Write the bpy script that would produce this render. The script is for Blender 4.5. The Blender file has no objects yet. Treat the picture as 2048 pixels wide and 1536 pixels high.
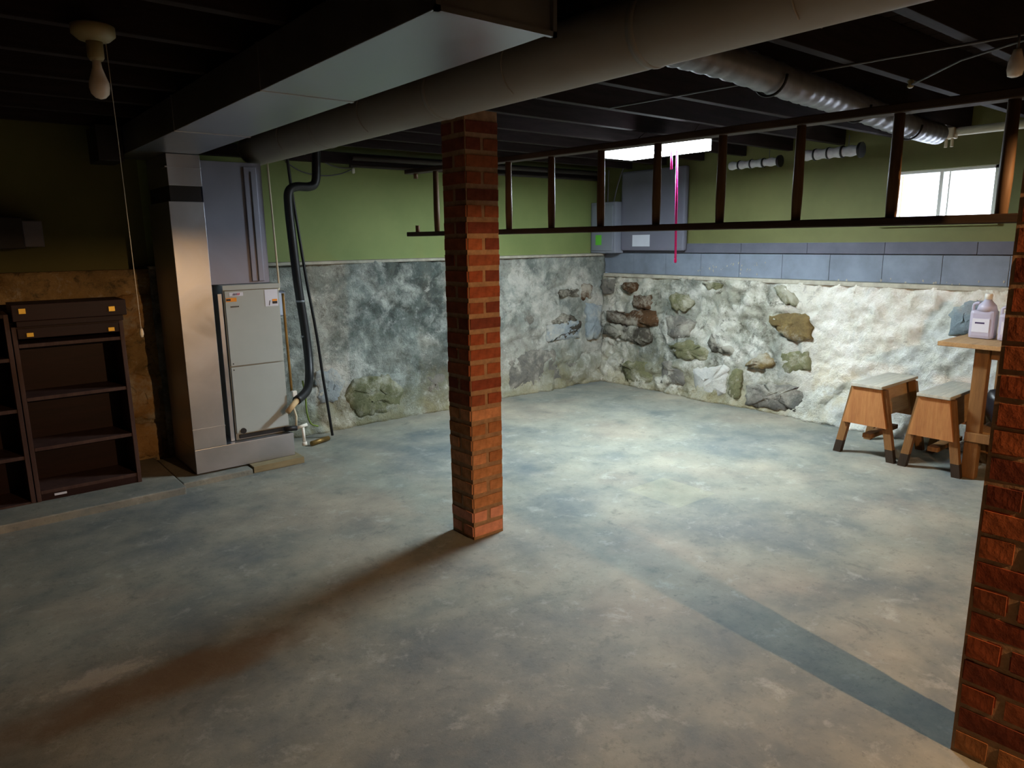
import bpy, bmesh, math, random
from mathutils import Vector, Matrix, noise
random.seed(7)
S = bpy.context.scene
COL = S.collection
# ------------------------------------------------------------------ camera
CAM_P, CAM_Y, CAM_R, CAM_H = 0.1992, 0.6830, -0.01216, 1.45
F = Vector((math.sin(CAM_Y)*math.cos(CAM_P), math.cos(CAM_Y)*math.cos(CAM_P), -math.sin(CAM_P)))
Rt = Vector((math.cos(CAM_Y), -math.sin(CAM_Y), 0)); Up = Rt.cross(F)
r_ = math.cos(CAM_R)*Rt + math.sin(CAM_R)*Up
u_ = -math.sin(CAM_R)*Rt + math.cos(CAM_R)*Up
cd = bpy.data.cameras.new('camera'); cam = bpy.data.objects.new('camera', cd); COL.objects.link(cam)
M = Matrix((r_, u_, -F)).transposed().to_4x4(); M.translation = (0, 0, CAM_H); cam.matrix_world = M
cd.sensor_width = 36; cd.lens = 1415/2048*36; cd.clip_start = .02
S.camera = cam
S.view_settings.view_transform = 'Standard'; S.view_settings.look = 'None'
S.view_settings.gamma = 1; S.view_settings.use_curve_mapping = False
S.view_settings.exposure = 1.05
# ------------------------------------------------------------------ light levels
SKY = 8.0            # daylight outside the small window
TUBE = 128.0          # fluorescent diffuser
WARM = 130.0          # watts of the bare bulb behind the right-hand pier
w = bpy.data.worlds.new('world'); S.world = w; w.use_nodes = True
w.node_tree.nodes['Background'].inputs[0].default_value = (.78, .86, 1, 1)
w.node_tree.nodes['Background'].inputs[1].default_value = SKY
S.cycles.max_bounces = 6; S.cycles.diffuse_bounces = 2
S.cycles.use_denoising = True
S.cycles.sample_clamp_indirect = 3.0

# ------------------------------------------------------------------ helpers
def srgb(r, g, b):
    f = lambda c: (c/255/12.92) if c/255 <= .04045 else ((c/255+.055)/1.055)**2.4
    return (f(r), f(g), f(b), 1)
def new_mat(name):
    m = bpy.data.materials.new(name); m.use_nodes = True
    return m, m.node_tree.nodes, m.node_tree.links, m.node_tree.nodes['Principled BSDF']
def coords(n, l, scale=(1, 1, 1), obj=True):
    tc = n.new('ShaderNodeTexCoord'); mp = n.new('ShaderNodeMapping'); mp.inputs['Scale'].default_value = scale
    l.new(tc.outputs['Object' if obj else 'Generated'], mp.inputs[0]); return mp.outputs[0]
def nz(n, l, vec, scale, detail=5, rough=.6, dist=0):
    t = n.new('ShaderNodeTexNoise'); t.inputs['Scale'].default_value = scale; t.inputs['Detail'].default_value = detail
    t.inputs['Roughness'].default_value = rough; t.inputs['Distortion'].default_value = dist
    l.new(vec, t.inputs['Vector']); return t.outputs['Fac']
def ramp(n, l, fac, stops, interp='LINEAR'):
    r = n.new('ShaderNodeValToRGB'); e = r.color_ramp.elements; r.color_ramp.interpolation = interp
    while len(e) < len(stops): e.new(.5)
    for q, (p, c) in zip(e, stops): q.position = p; q.color = c if not isinstance(c, (int, float)) else (c, c, c, 1)
    l.new(fac, r.inputs[0]); return r.outputs[0]
def mix(n, l, fac, a, b, mode='MIX'):
    m = n.new('ShaderNodeMix'); m.data_type = 'RGBA'; m.blend_type = mode
    for s, v in ((m.inputs[0], fac), (m.inputs[6], a), (m.inputs[7], b)):
        if hasattr(v, 'is_linked') or isinstance(v, bpy.types.NodeSocket): l.new(v, s)
        else: s.default_value = v
    return m.outputs[2]
def bump(n, l, b, h, strength=.3, dist=.01):
    k = n.new('ShaderNodeBump'); k.inputs['Strength'].default_value = strength; k.inputs['Distance'].default_value = dist
    l.new(h, k.inputs['Height']); l.new(k.outputs[0], b.inputs['Normal'])
def simple(name, c, rough=.7, metal=0, var=.12, scale=8, bmp=.1, spec=.4, stretch=(1, 1, 1)):
    m, n, l, b = new_mat(name); v = coords(n, l, stretch)
    f = nz(n, l, v, scale)
    c1 = tuple(min(1, x*(1-var*1.6)) for x in c[:3])+(1,); c2 = tuple(min(1, x*(1+var)) for x in c[:3])+(1,)
    l.new(ramp(n, l, f, [(.3, c1), (.7, c2)]), b.inputs['Base Color'])
    b.inputs['Roughness'].default_value = rough; b.inputs['Metallic'].default_value = metal
    b.inputs['Specular IOR Level'].default_value = spec
    if bmp: bump(n, l, b, f, bmp, .004)
    return m
def wood(name, a, c, rough=.6, axis=0, scale=9):
    st = [14, 14, 14]; st[axis] = 1.2
    m, n, l, b = new_mat(name); v = coords(n, l, tuple(st))
    f = nz(n, l, v, scale/6, 6, .65, .6); g = nz(n, l, v, scale*1.5, 3)
    cc = ramp(n, l, f, [(.3, a), (.68, c)])
    cc = mix(n, l, ramp(n, l, g, [(.42, 0), (.8, .35)]), cc, tuple(x*.4 for x in a[:3])+(1,))
    l.new(cc, b.inputs['Base Color']); b.inputs['Roughness'].default_value = rough; b.inputs['Specular IOR Level'].default_value = .2
    bump(n, l, b, f, .2, .002); return m

def box(bm, x0, x1, y0, y1, z0, z1, bev=0):
    vs = [bm.verts.new(p) for p in ((x0,y0,z0),(x1,y0,z0),(x1,y1,z0),(x0,y1,z0),(x0,y0,z1),(x1,y0,z1),(x1,y1,z1),(x0,y1,z1))]
    fs = [bm.faces.new([vs[i] for i in q]) for q in ((3,2,1,0),(4,5,6,7),(0,1,5,4),(1,2,6,5),(2,3,7,6),(3,0,4,7))]
    if bev:
        es = list({e for f in fs for e in f.edges}); bmesh.ops.bevel(bm, geom=es, offset=bev, segments=2, affect='EDGES', profile=.6)
    return vs
def tube(bm, pts, r, seg=10, cap=True):
    pts = [Vector(p) for p in pts]; rs = r if isinstance(r, (list, tuple)) else [r]*len(pts)
    rings = []; ref = None
    for i, p in enumerate(pts):
        t = (pts[min(i+1, len(pts)-1)] - pts[max(i-1, 0)]).normalized()
        if ref is None:
            ref = t.orthogonal().normalized()
        ref = (ref - t*ref.dot(t)).normalized(); s = t.cross(ref)
        rings.append([bm.verts.new(p + rs[i]*(math.cos(a)*ref + math.sin(a)*s)) for a in [2*math.pi*k/seg for k in range(seg)]])
    for a, b in zip(rings, rings[1:]):
        for k in range(seg):
            f = bm.faces.new((a[k], a[(k+1) % seg], b[(k+1) % seg], b[k])); f.smooth = True
    if cap:
        bm.faces.new(rings[0][::-1]); bm.faces.new(rings[-1])
def smooth_path(pts, n=5):
    pts = [Vector(p) for p in pts]; out = []
    for i in range(len(pts)-1):
        p0, p1, p2, p3 = pts[max(i-1,0)], pts[i], pts[i+1], pts[min(i+2, len(pts)-1)]
        for k in range(n):
            t = k/n
            out.append(.5*((2*p1)+(-p0+p2)*t+(2*p0-5*p1+4*p2-p3)*t*t+(-p0+3*p1-3*p2+p3)*t**3))
    out.append(pts[-1]); return out
def lathe(bm, prof, c=(0, 0, 0), seg=20):
    rings = []
    for r, z in prof:
        rings.append([bm.verts.new((c[0]+r*math.cos(2*math.pi*k/seg), c[1]+r*math.sin(2*math.pi*k/seg), c[2]+z)) for k in range(seg)])
    for a, b in zip(rings, rings[1:]):
        for k in range(seg):
            f = bm.faces.new((a[k], a[(k+1) % seg], b[(k+1) % seg], b[k])); f.smooth = True
    bm.faces.new(rings[0][::-1]); bm.faces.new(rings[-1])
def prism(bm, poly, axis, a, b):
    """poly in the two other axes, extruded from a to b along axis"""
    def P(u, v, t):
        return {0: (t, u, v), 1: (u, t, v), 2: (u, v, t)}[axis]
    A = [bm.verts.new(P(u, v, a)) for u, v in poly]; B = [bm.verts.new(P(u, v, b)) for u, v in poly]
    bm.faces.new(A); bm.faces.new(B[::-1]); n = len(poly)
    for i in range(n): bm.faces.new((A[i], B[i], B[(i+1) % n], A[(i+1) % n]))
def obj(name, bm, mat, parent=None, loc=None, label=None, kind=None):
    if isinstance(bm, bmesh.types.BMesh):
        bmesh.ops.recalc_face_normals(bm, faces=bm.faces)
        me = bpy.data.meshes.new(name); bm.to_mesh(me); bm.free(); me.materials.append(mat)
    else: me = bm
    o = bpy.data.objects.new(name, me); COL.objects.link(o)
    if parent: o.parent = parent
    if loc is not None: o.location = loc
    if parent and loc is None: pass
    if label: o['label'] = label
    if kind: o['kind'] = kind
    return o
def part(name, mat, parent, fn, label=None, kind=None, loc=None):
    """mesh given in world coordinates, parented to an Empty (or mesh) placed at its base"""
    bm = bmesh.new(); fn(bm)
    off = parent_world(parent)
    if loc is None: bmesh.ops.translate(bm, verts=bm.verts, vec=-off)
    return obj(name, bm, mat, parent, loc, label, kind)
def parent_world(o):
    v = Vector((0, 0, 0))
    while o: v += o.location; o = o.parent
    return v
def thing(name, label, cat, loc=(0, 0, 0), group=None):
    o = bpy.data.objects.new(name, None); COL.objects.link(o); o.location = loc; o.empty_display_size = .1
    o['label'] = label; o['category'] = cat
    if group: o['group'] = group
    return o
def tag(o, label, cat, group=None):
    o['label'] = label; o['category'] = cat
    if group: o['group'] = group
    return o
B = lambda *a, **k: (lambda bm: box(bm, *a, **k))
T = lambda *a, **k: (lambda bm: tube(bm, *a, **k))

# ------------------------------------------------------------------ materials
# floor: worn, patched, faintly painted concrete
m, n, l, b = new_mat('concrete_floor'); v = coords(n, l)
f1 = nz(n, l, v, .9, 5, .6, .1); f2 = nz(n, l, v, 2.6, 7, .66, .15); f3 = nz(n, l, v, 38, 4, .7); f4 = nz(n, l, v, 6, 9, .76, .3)
c = ramp(n, l, f1, [(.38, srgb(116, 126, 130)), (.5, srgb(152, 153, 142)), (.62, srgb(180, 166, 148))])
c2 = ramp(n, l, f2, [(.34, srgb(92, 102, 106)), (.5, srgb(150, 150, 140)), (.66, srgb(190, 184, 166))])
c = mix(n, l, .5, c, c2)
f5 = nz(n, l, v, 14, 9, .8, .2)
c = mix(n, l, ramp(n, l, f4, [(.56, 0), (.7, .5)]), c, srgb(212, 212, 202))
c = mix(n, l, ramp(n, l, f5, [(.3, .55), (.42, 0)]), c, srgb(96, 98, 94))
c = mix(n, l, ramp(n, l, f5, [(.6, 0), (.72, .4)]), c, srgb(210, 206, 192))
c = mix(n, l, ramp(n, l, f4, [(.3, .6), (.44, 0)]), c, srgb(86, 92, 94))
c = mix(n, l, ramp(n, l, f3, [(.3, .5), (.42, 0)]), c, srgb(100, 104, 100))
# pale square patch in the slab
sx = n.new('ShaderNodeSeparateXYZ'); l.new(v, sx.inputs[0])
def mth(op, a, bb=None):
    k = n.new('ShaderNodeMath'); k.operation = op
    for i, q in enumerate((a, bb)):
        if q is None: continue
        if isinstance(q, (int, float)): k.inputs[i].default_value = q
        else: l.new(q, k.inputs[i])
    return k.outputs[0]
dx = mth('ABSOLUTE', mth('SUBTRACT', sx.outputs[0], 3.2)); dy = mth('ABSOLUTE', mth('SUBTRACT', sx.outputs[1], 2.47))
inside = mth('LESS_THAN', mth('ADD', mth('MAXIMUM', mth('DIVIDE', dx, .17), mth('DIVIDE', dy, .19)), mth('MULTIPLY', f4, .12)), 1.06)
c = mix(n, l, mth('MULTIPLY', inside, .17), c, srgb(205, 200, 160))
# brown patch at the left, part stain, part painted warm light; white efflorescence
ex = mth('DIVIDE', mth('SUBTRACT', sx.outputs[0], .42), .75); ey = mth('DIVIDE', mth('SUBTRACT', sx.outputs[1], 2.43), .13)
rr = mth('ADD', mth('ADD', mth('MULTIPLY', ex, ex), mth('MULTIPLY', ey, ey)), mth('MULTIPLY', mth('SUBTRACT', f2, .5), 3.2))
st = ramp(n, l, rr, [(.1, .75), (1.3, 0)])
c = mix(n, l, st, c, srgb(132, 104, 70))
ex = mth('DIVIDE', mth('SUBTRACT', sx.outputs[0], .25), .26); ey = mth('DIVIDE', mth('SUBTRACT', sx.outputs[1], 2.60), .07)
rr = mth('ADD', mth('ADD', mth('MULTIPLY', ex, ex), mth('MULTIPLY', ey, ey)), mth('MULTIPLY', mth('SUBTRACT', f4, .5), 6))
c = mix(n, l, ramp(n, l, rr, [(.1, .5), (.8, 0)]), c, srgb(225, 214, 198))
c = mix(n, l, 1.0, c, (.70, .70, .69, 1), 'MULTIPLY')
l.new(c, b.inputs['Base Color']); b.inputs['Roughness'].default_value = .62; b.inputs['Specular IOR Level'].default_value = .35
bump(n, l, b, f5, .35, .008)
M_floor = m

def rubble_mat(name, stops, wash, dirt, extra=None, spots=.9):
    m, n, l, b = new_mat(name); v = coords(n, l)
    a1 = nz(n, l, v, 1.3, 5, .65, .2); a2 = nz(n, l, v, 4, 8, .72, .25); a3 = nz(n, l, v, 22, 6, .75, .3)
    c = ramp(n, l, a1, stops)
    c = mix(n, l, ramp(n, l, a2, [(.45, 0), (.62, .75)]), c, wash)
    at = n.new('ShaderNodeAttribute'); at.attribute_name = 'crevice'
    mm = n.new('ShaderNodeMath'); mm.operation = 'MULTIPLY'
    l.new(at.outputs['Fac'], mm.inputs[0]); l.new(ramp(n, l, a2, [(.35, .9), (.6, .0)]), mm.inputs[1])
    c = mix(n, l, mm.outputs[0], c, dirt)
    at2 = n.new('ShaderNodeAttribute'); at2.attribute_name = 'tone'
    c = mix(n, l, ramp(n, l, at2.outputs['Fac'], [(.6, 0), (.9, .4)]), c, srgb(112, 116, 108))
    a4 = nz(n, l, v, 9, 9, .8, .4)
    c = mix(n, l, ramp(n, l, a4, [(.36, spots), (.47, 0)]), c, srgb(84, 82, 70))
    c = mix(n, l, ramp(n, l, a4, [(.56, 0), (.68, .6)]), c, srgb(226, 227, 220))
    if extra: c = extra(m, n, l, v, c, a1, a2)
    l.new(c, b.inputs['Base Color']); b.inputs['Roughness'].default_value = .9; b.inputs['Specular IOR Level'].default_value = .15
    add = n.new('ShaderNodeMath'); add.operation = 'ADD'; l.new(a2, add.inputs[0]); l.new(a3, add.inputs[1])
    bump(n, l, b, add.outputs[0], .9, .035); return m
def warm_low(m, n, l, v, c, a1, a2):      # ochre damp staining near the floor
    s = n.new('ShaderNodeSeparateXYZ'); l.new(v, s.inputs[0])
    k = n.new('ShaderNodeMath'); k.operation = 'ADD'; l.new(s.outputs[2], k.inputs[0]); l.new(a2, k.inputs[1])
    return mix(n, l, ramp(n, l, k.outputs[0], [(.45, .55), (.85, 0)]), c, srgb(158, 148, 104))
def right_extra(m, n, l, v, c, a1, a2):   # whitewash survives towards the window, grey parge towards the corner
    c = warm_low(m, n, l, v, c, a1, a2)
    s = n.new('ShaderNodeSeparateXYZ'); l.new(v, s.inputs[0])
    k = n.new('ShaderNodeMath'); k.operation = 'MULTIPLY_ADD'; l.new(a2, k.inputs[0]); k.inputs[1].default_value = .9; l.new(s.outputs[1], k.inputs[2])
    mr = n.new('ShaderNodeMapRange'); mr.inputs[1].default_value = 3.1; mr.inputs[2].default_value = 3.55; mr.inputs[3].default_value = .92; mr.inputs[4].default_value = 0
    l.new(k.outputs[0], mr.inputs[0])
    w2 = nz(n, l, v, 7, 9, .8, .3); w3 = nz(n, l, v, 2.3, 5, .7, .2)
    wc = ramp(n, l, w2, [(.28, srgb(150, 146, 130)), (.42, srgb(226, 222, 206)), (.6, srgb(246, 244, 236))])
    wc = mix(n, l, ramp(n, l, w3, [(.3, .7), (.44, 0)]), wc, srgb(160, 168, 164))
    lo_ = n.new('ShaderNodeMapRange'); lo_.inputs[1].default_value = .62; lo_.inputs[2].default_value = .3; l.new(s.outputs[2], lo_.inputs[0])
    lm = n.new('ShaderNodeMath'); lm.operation = 'MULTIPLY'; l.new(lo_.outputs[0], lm.inputs[0]); l.new(ramp(n, l, w3, [(.5, 0), (.66, .55)]), lm.inputs[1])
    wc = mix(n, l, lm.outputs[0], wc, srgb(206, 182, 116))
    return mix(n, l, mr.outputs[0], c, wc)
M_rub_back = rubble_mat('rubble_back', [(.38, srgb(98, 106, 102)), (.5, srgb(140, 148, 142)), (.62, srgb(168, 168, 158))], srgb(206, 206, 196), srgb(70, 70, 64), warm_low, .55)
M_rub_right = rubble_mat('rubble_right', [(.35, srgb(120, 126, 118)), (.5, srgb(172, 172, 156)), (.66, srgb(206, 202, 186))], srgb(224, 224, 214), srgb(64, 62, 50), right_extra)
M_rub_dark = rubble_mat('rubble_tan', [(.35, srgb(140, 116, 76)), (.5, srgb(172, 146, 100)), (.66, srgb(185, 160, 118))], srgb(190, 166, 124), srgb(50, 42, 32))

def plaster(name, a, c):
    m, n, l, b = new_mat(name); v = coords(n, l)
    f = nz(n, l, v, 1.5, 5, .6); g = nz(n, l, v, 30, 3)
    cc = ramp(n, l, f, [(.35, a), (.65, c)]); l.new(cc, b.inputs['Base Color']); b.inputs['Roughness'].default_value = .75
    bump(n, l, b, g, .15, .003); return m
M_green = plaster('green_paint', srgb(122, 136, 80), srgb(136, 148, 90))
M_green2 = plaster('olive_green', srgb(98, 100, 57), srgb(112, 113, 66))
M_block = simple('grey_block', srgb(112, 122, 136), .8, 0, .14, 6, .3)
M_block_top = simple('grey_block_upper', srgb(88, 90, 102), .8, 0, .12, 6, .3)
M_ledge = simple('ledge_mortar', srgb(160, 156, 142), .9, 0, .2, 12, .5)
M_bare = simple('bare_wall', srgb(70, 64, 56), .9, 0, .2, 3, .3)
M_mortar = simple('mortar', srgb(152, 120, 90), .9, 0, .2, 30, .6)
BR = [simple('brick_%s' % k, srgb(*c), .85, 0, .22, 26, .7, .2) for k, c in
      (('a', (140, 72, 44)), ('b', (124, 60, 38)), ('c', (148, 82, 50)), ('d', (110, 54, 38)), ('e', (132, 72, 46)))]
BRS = [simple('brick_smeared_%s' % k, srgb(*c), .9, 0, .2, 30, .9, .15) for k, c in
       (('a', (176, 122, 82)), ('b', (160, 106, 68)), ('c', (188, 132, 94)))]
BRP = simple('brick_pink', srgb(206, 142, 116), .9, 0, .15, 24, .8, .15)
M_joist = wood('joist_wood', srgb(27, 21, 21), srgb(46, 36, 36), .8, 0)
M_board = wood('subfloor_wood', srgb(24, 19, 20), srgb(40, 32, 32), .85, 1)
def metal(name, c, rough, scale=3, met=.85):
    m, n, l, b = new_mat(name); v = coords(n, l)
    f = nz(n, l, v, scale, 5, .6, .7); g = nz(n, l, v, 40, 3)
    l.new(ramp(n, l, f, [(.3, tuple(x*.8 for x in c[:3])+(1,)), (.7, c)]), b.inputs['Base Color'])
    b.inputs['Metallic'].default_value = met
    l.new(ramp(n, l, f, [(.3, rough-.08), (.7, rough+.1)]), b.inputs['Roughness']); bump(n, l, b, f, .08, .01); return m
M_galv = metal('galvanised_steel', srgb(180, 186, 196), .36, 3, .95)
M_galv_dull = metal('dull_steel', srgb(156, 151, 143), .62, 2, .1)
M_plenum = metal('blue_grey_steel', srgb(134, 136, 152), .5, 2, .4)
M_black = simple('black_rubber', srgb(20, 20, 22), .45, 0, .2, 20, .1, .5)
M_dark = simple('dark_enamel', srgb(30, 28, 30), .5, 0, .2, 6, .05)
M_cream = simple('cream_enamel', srgb(162, 168, 165), .45, 0, .04, 3, .02)
M_white = simple('white_plastic', srgb(225, 224, 216), .45, 0, .05, 10, .02)
M_pvc = simple('cream_plastic', srgb(205, 196, 170), .5, 0, .08, 6, .02)
M_tan = simple('tan_fitting', srgb(190, 164, 122), .6, 0, .1, 12, .05)
M_copper = simple('tarnished_copper', srgb(142, 112, 62), .45, .7, .2, 12, .05)
M_greenwire = simple('green_wire', srgb(130, 150, 60), .5)
M_shelf = wood('dark_red_wood', srgb(28, 13, 14), srgb(42, 21, 20), .5, 0)
M_shelf_edge = wood('shelf_edge_wood', srgb(58, 40, 38), srgb(80, 60, 54), .5, 2)
M_brass = simple('brass', srgb(214, 176, 70), .4, .5, .1, 20, .02)
M_ladder = wood('ladder_wood', srgb(56, 46, 40), srgb(84, 70, 58), .6, 1)
M_rung = wood('rung_wood', srgb(92, 72, 54), srgb(128, 102, 76), .55, 2)
M_horse = wood('sawhorse_wood', srgb(150, 98, 58), srgb(176, 124, 76), .55, 2)
M_horse_leg = wood('sawhorse_leg_wood', srgb(98, 68, 40), srgb(136, 98, 58), .6, 2)
M_horse_top = wood('dusty_board', srgb(150, 150, 142), srgb(190, 182, 164), .7, 0)
M_tip = wood('dark_leg_tip', srgb(40, 32, 26), srgb(58, 46, 36), .6, 2)
M_bench = wood('bench_wood', srgb(150, 116, 78), srgb(184, 150, 108), .55, 0)
M_shim = wood('shim_wood', srgb(116, 104, 78), srgb(144, 132, 102), .7, 0)
M_flex = simple('foil_duct', srgb(130, 132, 140), .4, .5, .15, 10, .3)
M_wrap = simple('wrap_insulation', srgb(214, 214, 218), .7, 0, .12, 26, .5)
M_panel = simple('grey_panel', srgb(112, 112, 126), .5, 0, .06, 3, .02)
M_breaker = simple('breaker_grey', srgb(134, 138, 150), .45, 0, .05, 3, .02)
M_paper = simple('paper_label', srgb(205, 208, 220), .7, 0, .03, 6, 0)
M_sticker_green = simple('green_sticker', srgb(110, 200, 70), .6, 0, .05, 6, 0)
M_orange = simple('orange_sticker', srgb(224, 140, 36), .6, 0, .05, 6, 0)
M_ink = simple('dark_ink', srgb(70, 60, 96), .6, 0, .05, 6, 0)
M_inkred = simple('red_ink', srgb(176, 70, 96), .6, 0, .05, 6, 0)
M_cord = simple('pink_cord', srgb(236, 30, 150), .5, 0, .05, 30, 0)
M_porcelain = simple('porcelain', srgb(150, 140, 104), .4, 0, .05, 6, 0)
M_sack = simple('black_sack', srgb(30, 28, 32), .4, 0, .2, 10, .3)
M_cable = simple('grey_cable', srgb(96, 96, 100), .6)
M_pit = simple('ceiling_pipe_iron', srgb(70, 64, 60), .6, .3)
m, n, l, b = new_mat('frosted_bulb'); b.inputs['Base Color'].default_value = srgb(236, 226, 216); b.inputs['Roughness'].default_value = .25; M_bulb = m
m, n, l, b = new_mat('window_glass'); b.inputs['Transmission Weight'].default_value = 1; b.inputs['Roughness'].default_value = .0; b.inputs['IOR'].default_value = 1.05; M_glass = m
m, n, l, b = new_mat('clear_plastic'); b.inputs['Base Color'].default_value = srgb(214, 212, 236); b.inputs['Transmission Weight'].default_value = .45; b.inputs['Roughness'].default_value = .35; M_jug = m
def emis(name, col, s):
    m, n, l, b = new_mat(name); b.inputs['Base Color'].default_value = (.8, .8, .8, 1)
    b.inputs['Emission Color'].default_value = col; b.inputs['Emission Strength'].default_value = s; return m
M_tube = emis('lit_diffuser', (.80, .93, 1, 1), TUBE)
M_side = emis('lit_side_lens', (.80, .93, 1, 1), 5.0)
M_lit_bulb = emis('lit_bulb_glass', (1, .62, .30, 1), 60)

# ------------------------------------------------------------------ the room shell
XL, XR, YF, YB = -1.9, 5.5, -2.2, 5.25
ZC = 2.13
def floor_fn(bm): box(bm, XL-.2, XR+.25, YF-.2, YB+.25, -.12, 0)
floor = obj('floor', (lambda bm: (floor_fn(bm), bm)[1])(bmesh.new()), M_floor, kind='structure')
part('slab_edge', M_floor, floor, B(XL+.02, 1.02, 4.33, 5.1, -.01, .045, bev=.008), 'low raised strip of concrete under bookcases')
part('slab_edge', M_floor, floor, B(1.03, 1.45, 4.43, 5.06, -.01, .035, bev=.006))

def rubble(name, mat, kind, u0, u1, z1, plane, sgn, parent=None, seed=0, amp=.045, flare=.05, step=.018):
    """irregular masonry face; u along the wall, z up; kind 'x' = wall facing -x, 'y' = facing -y"""
    nu = int((u1-u0)/step); nv = int(z1/step); verts = []; cre = []; ton = []
    for j in range(nv+1):
        for i in range(nu+1):
            u = u0+(u1-u0)*i/nu; z = z1*j/nv
            wv = noise.noise_vector(Vector((u*2.2, z*2.2, seed)))*.22
            d, pts = noise.voronoi(Vector(((u+wv.x)*3.2, (z+wv.y)*4.6, seed*3.1)))
            e = min(1, (d[1]-d[0])*2.2)
            cell = noise.cell(pts[0]*7.3)
            fb = noise.fractal(Vector((u*1.7, z*1.7, seed+5)), .8, 2.1, 5)
            fine = noise.fractal(Vector((u*13, z*13, seed+9)), .7, 2.1, 4)
            cover = max(0, min(1, .55+noise.noise(Vector((u*1.1, z*1.3, seed+2)))*1.6))     # parge covers the joints
            h = amp*(1-cover*.8)*(e**.5) + fb*.03 + fine*(.024 if kind == 'x' else .015)+abs(noise.noise(Vector((u*6,z*8,seed+20))))*.022 + flare*math.exp(-z/.12) + cell*.012*(1-cover)
            if j == nv: h = min(h, .05)
            p = plane - h
            verts.append((p, u, z) if kind == 'x' else (u, p, z))
            cre.append((1-e)**2.2*(1-cover*.9)); ton.append(abs(cell) % 1)
    faces = [(j*(nu+1)+i, j*(nu+1)+i+1, (j+1)*(nu+1)+i+1, (j+1)*(nu+1)+i) for j in range(nv) for i in range(nu)]
    # close with a back so the wall has thickness
    k = len(verts); back = plane+.12
    row = [j for j in range(nu+1)]
    for i in (0, nu):
        for z in (0, z1):
            u = u0 if i == 0 else u1
            verts.append((back, u, z) if kind == 'x' else (u, back, z)); cre.append(0); ton.append(0)
    top = [nv*(nu+1)+i for i in range(nu+1)]; bot = list(range(nu+1))
    faces.append(tuple(top+[k+3, k+1])); faces.append(tuple(bot[::-1]+[k, k+2]))
    faces.append(tuple([j*(nu+1) for j in range(nv+1)]+[k+1, k])); faces.append(tuple([j*(nu+1)+nu for j in range(nv, -1, -1)]+[k+2, k+3]))
    faces.append((k, k+1, k+3, k+2))
    if kind == 'x': faces = [f[::-1] for f in faces]
    me = bpy.data.meshes.new(name); me.from_pydata(verts, [], faces)
    for nm, dat in (('crevice', cre), ('tone', ton)):
        a = me.attributes.new(nm, 'FLOAT', 'POINT'); a.data.foreach_set('value', dat)
    for f in me.polygons: f.use_smooth = len(f.vertices) == 4
    me.materials.append(mat)
    return obj(name, me, mat, parent, kind='structure' if parent is None else None)

# back wall : rubble below, painted panel above
wb = rubble('wall_back', M_rub_back, 'y', 1.12, 5.45, 1.315, 5.15, 1, seed=3.0)
part('plaster', M_green, wb, B(1.15, XR+.1, YB, YB+.2, 1.30, 2.5), 'pale green painted upper wall')
part('plaster', M_green2, wb, B(XL-.2, 1.15, YB, YB+.2, 1.30, 2.5), 'green upper wall with warm lamplight put into its olive colour')  # same green wall, coloured olive to carry the warm lamplight on it
part('ledge', M_ledge, wb, lambda bm: [box(bm, 1.12, 5.38, 5.1, YB+.01, 1.295, 1.318, bev=.006)])
rl = rubble('wall_back', M_rub_dark, 'y', XL, 1.12, 1.30, 5.15, 1, seed=8.0, step=.03)
# right wall
wr = rubble('wall_right', M_rub_right, 'x', YF, 5.12, 1.10, 5.40, 1, seed=1.0)
part('ledge', M_ledge, wr, lambda bm: box(bm, 5.375, 5.6, YF, 5.1, 1.085, 1.118, bev=.008))
frnd = random.Random(3)
def flakes(bm):
    for i in range(60):
        yy = frnd.choice((frnd.uniform(.6, 2.7), frnd.uniform(3.3, 4.0))); zz = 1.122+abs(frnd.gauss(0, .012)); r0 = frnd.uniform(.002, .0065)
        if yy > 3.2: zz += frnd.uniform(.02, .12)
        prism(bm, [(yy+r0*math.cos(a)*frnd.uniform(.6, 1.4), zz+r0*math.sin(a)*frnd.uniform(.8, 2.6)) for a in (0, 1.2, 2.3, 3.4, 4.5, 5.4)], 0, 5.4478, 5.4505)
part('whitewash_flakes', M_ledge, wr, flakes, 'scattered flakes of white on the grey blocks', 'stuff')
wy0, wy1, wz0, wz1 = 1.70, 2.38, 1.545, 1.905
for nm, a in (('plaster', (wy1, 5.27, 1.41, 2.5)), ('plaster', (YF, wy0, 1.41, 2.5)), ('plaster', (wy0, wy1, 1.41, wz0)), ('plaster', (wy0, wy1, wz1, 2.5))):
    part(nm, M_green2, wr, B(XR, XR+.22, *a))
part('backing', M_block, wr, B(5.5, 5.72, YF, 5.27, 1.05, 1.41), 'plain masonry core behind the blocks')
y = 5.16; k = 0
while y > YF:      # two courses of grey blocks between rubble and paint
    part('concrete_block', M_block, wr, B(5.45, 5.499, y-.398, y, 1.119, 1.318, bev=.004)); y -= .4
y = 5.36
while y > YF:
    part('concrete_block', M_block_top, wr, B(5.462, 5.499, y-.598, min(y, 5.2), 1.324, 1.408, bev=.004)); y -= .6
# unseen sides that close the room
wl = obj('wall_left', (lambda bm: (box(bm, XL-.2, XL, YF-.2, YB+.2, 0, 2.5), bm)[1])(bmesh.new()), M_bare, kind='structure')
wf = obj('wall_front', (lambda bm: (box(bm, XL, XR+.2, YF-.2, YF, 0, 2.5), bm)[1])(bmesh.new()), M_bare, kind='structure')

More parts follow.
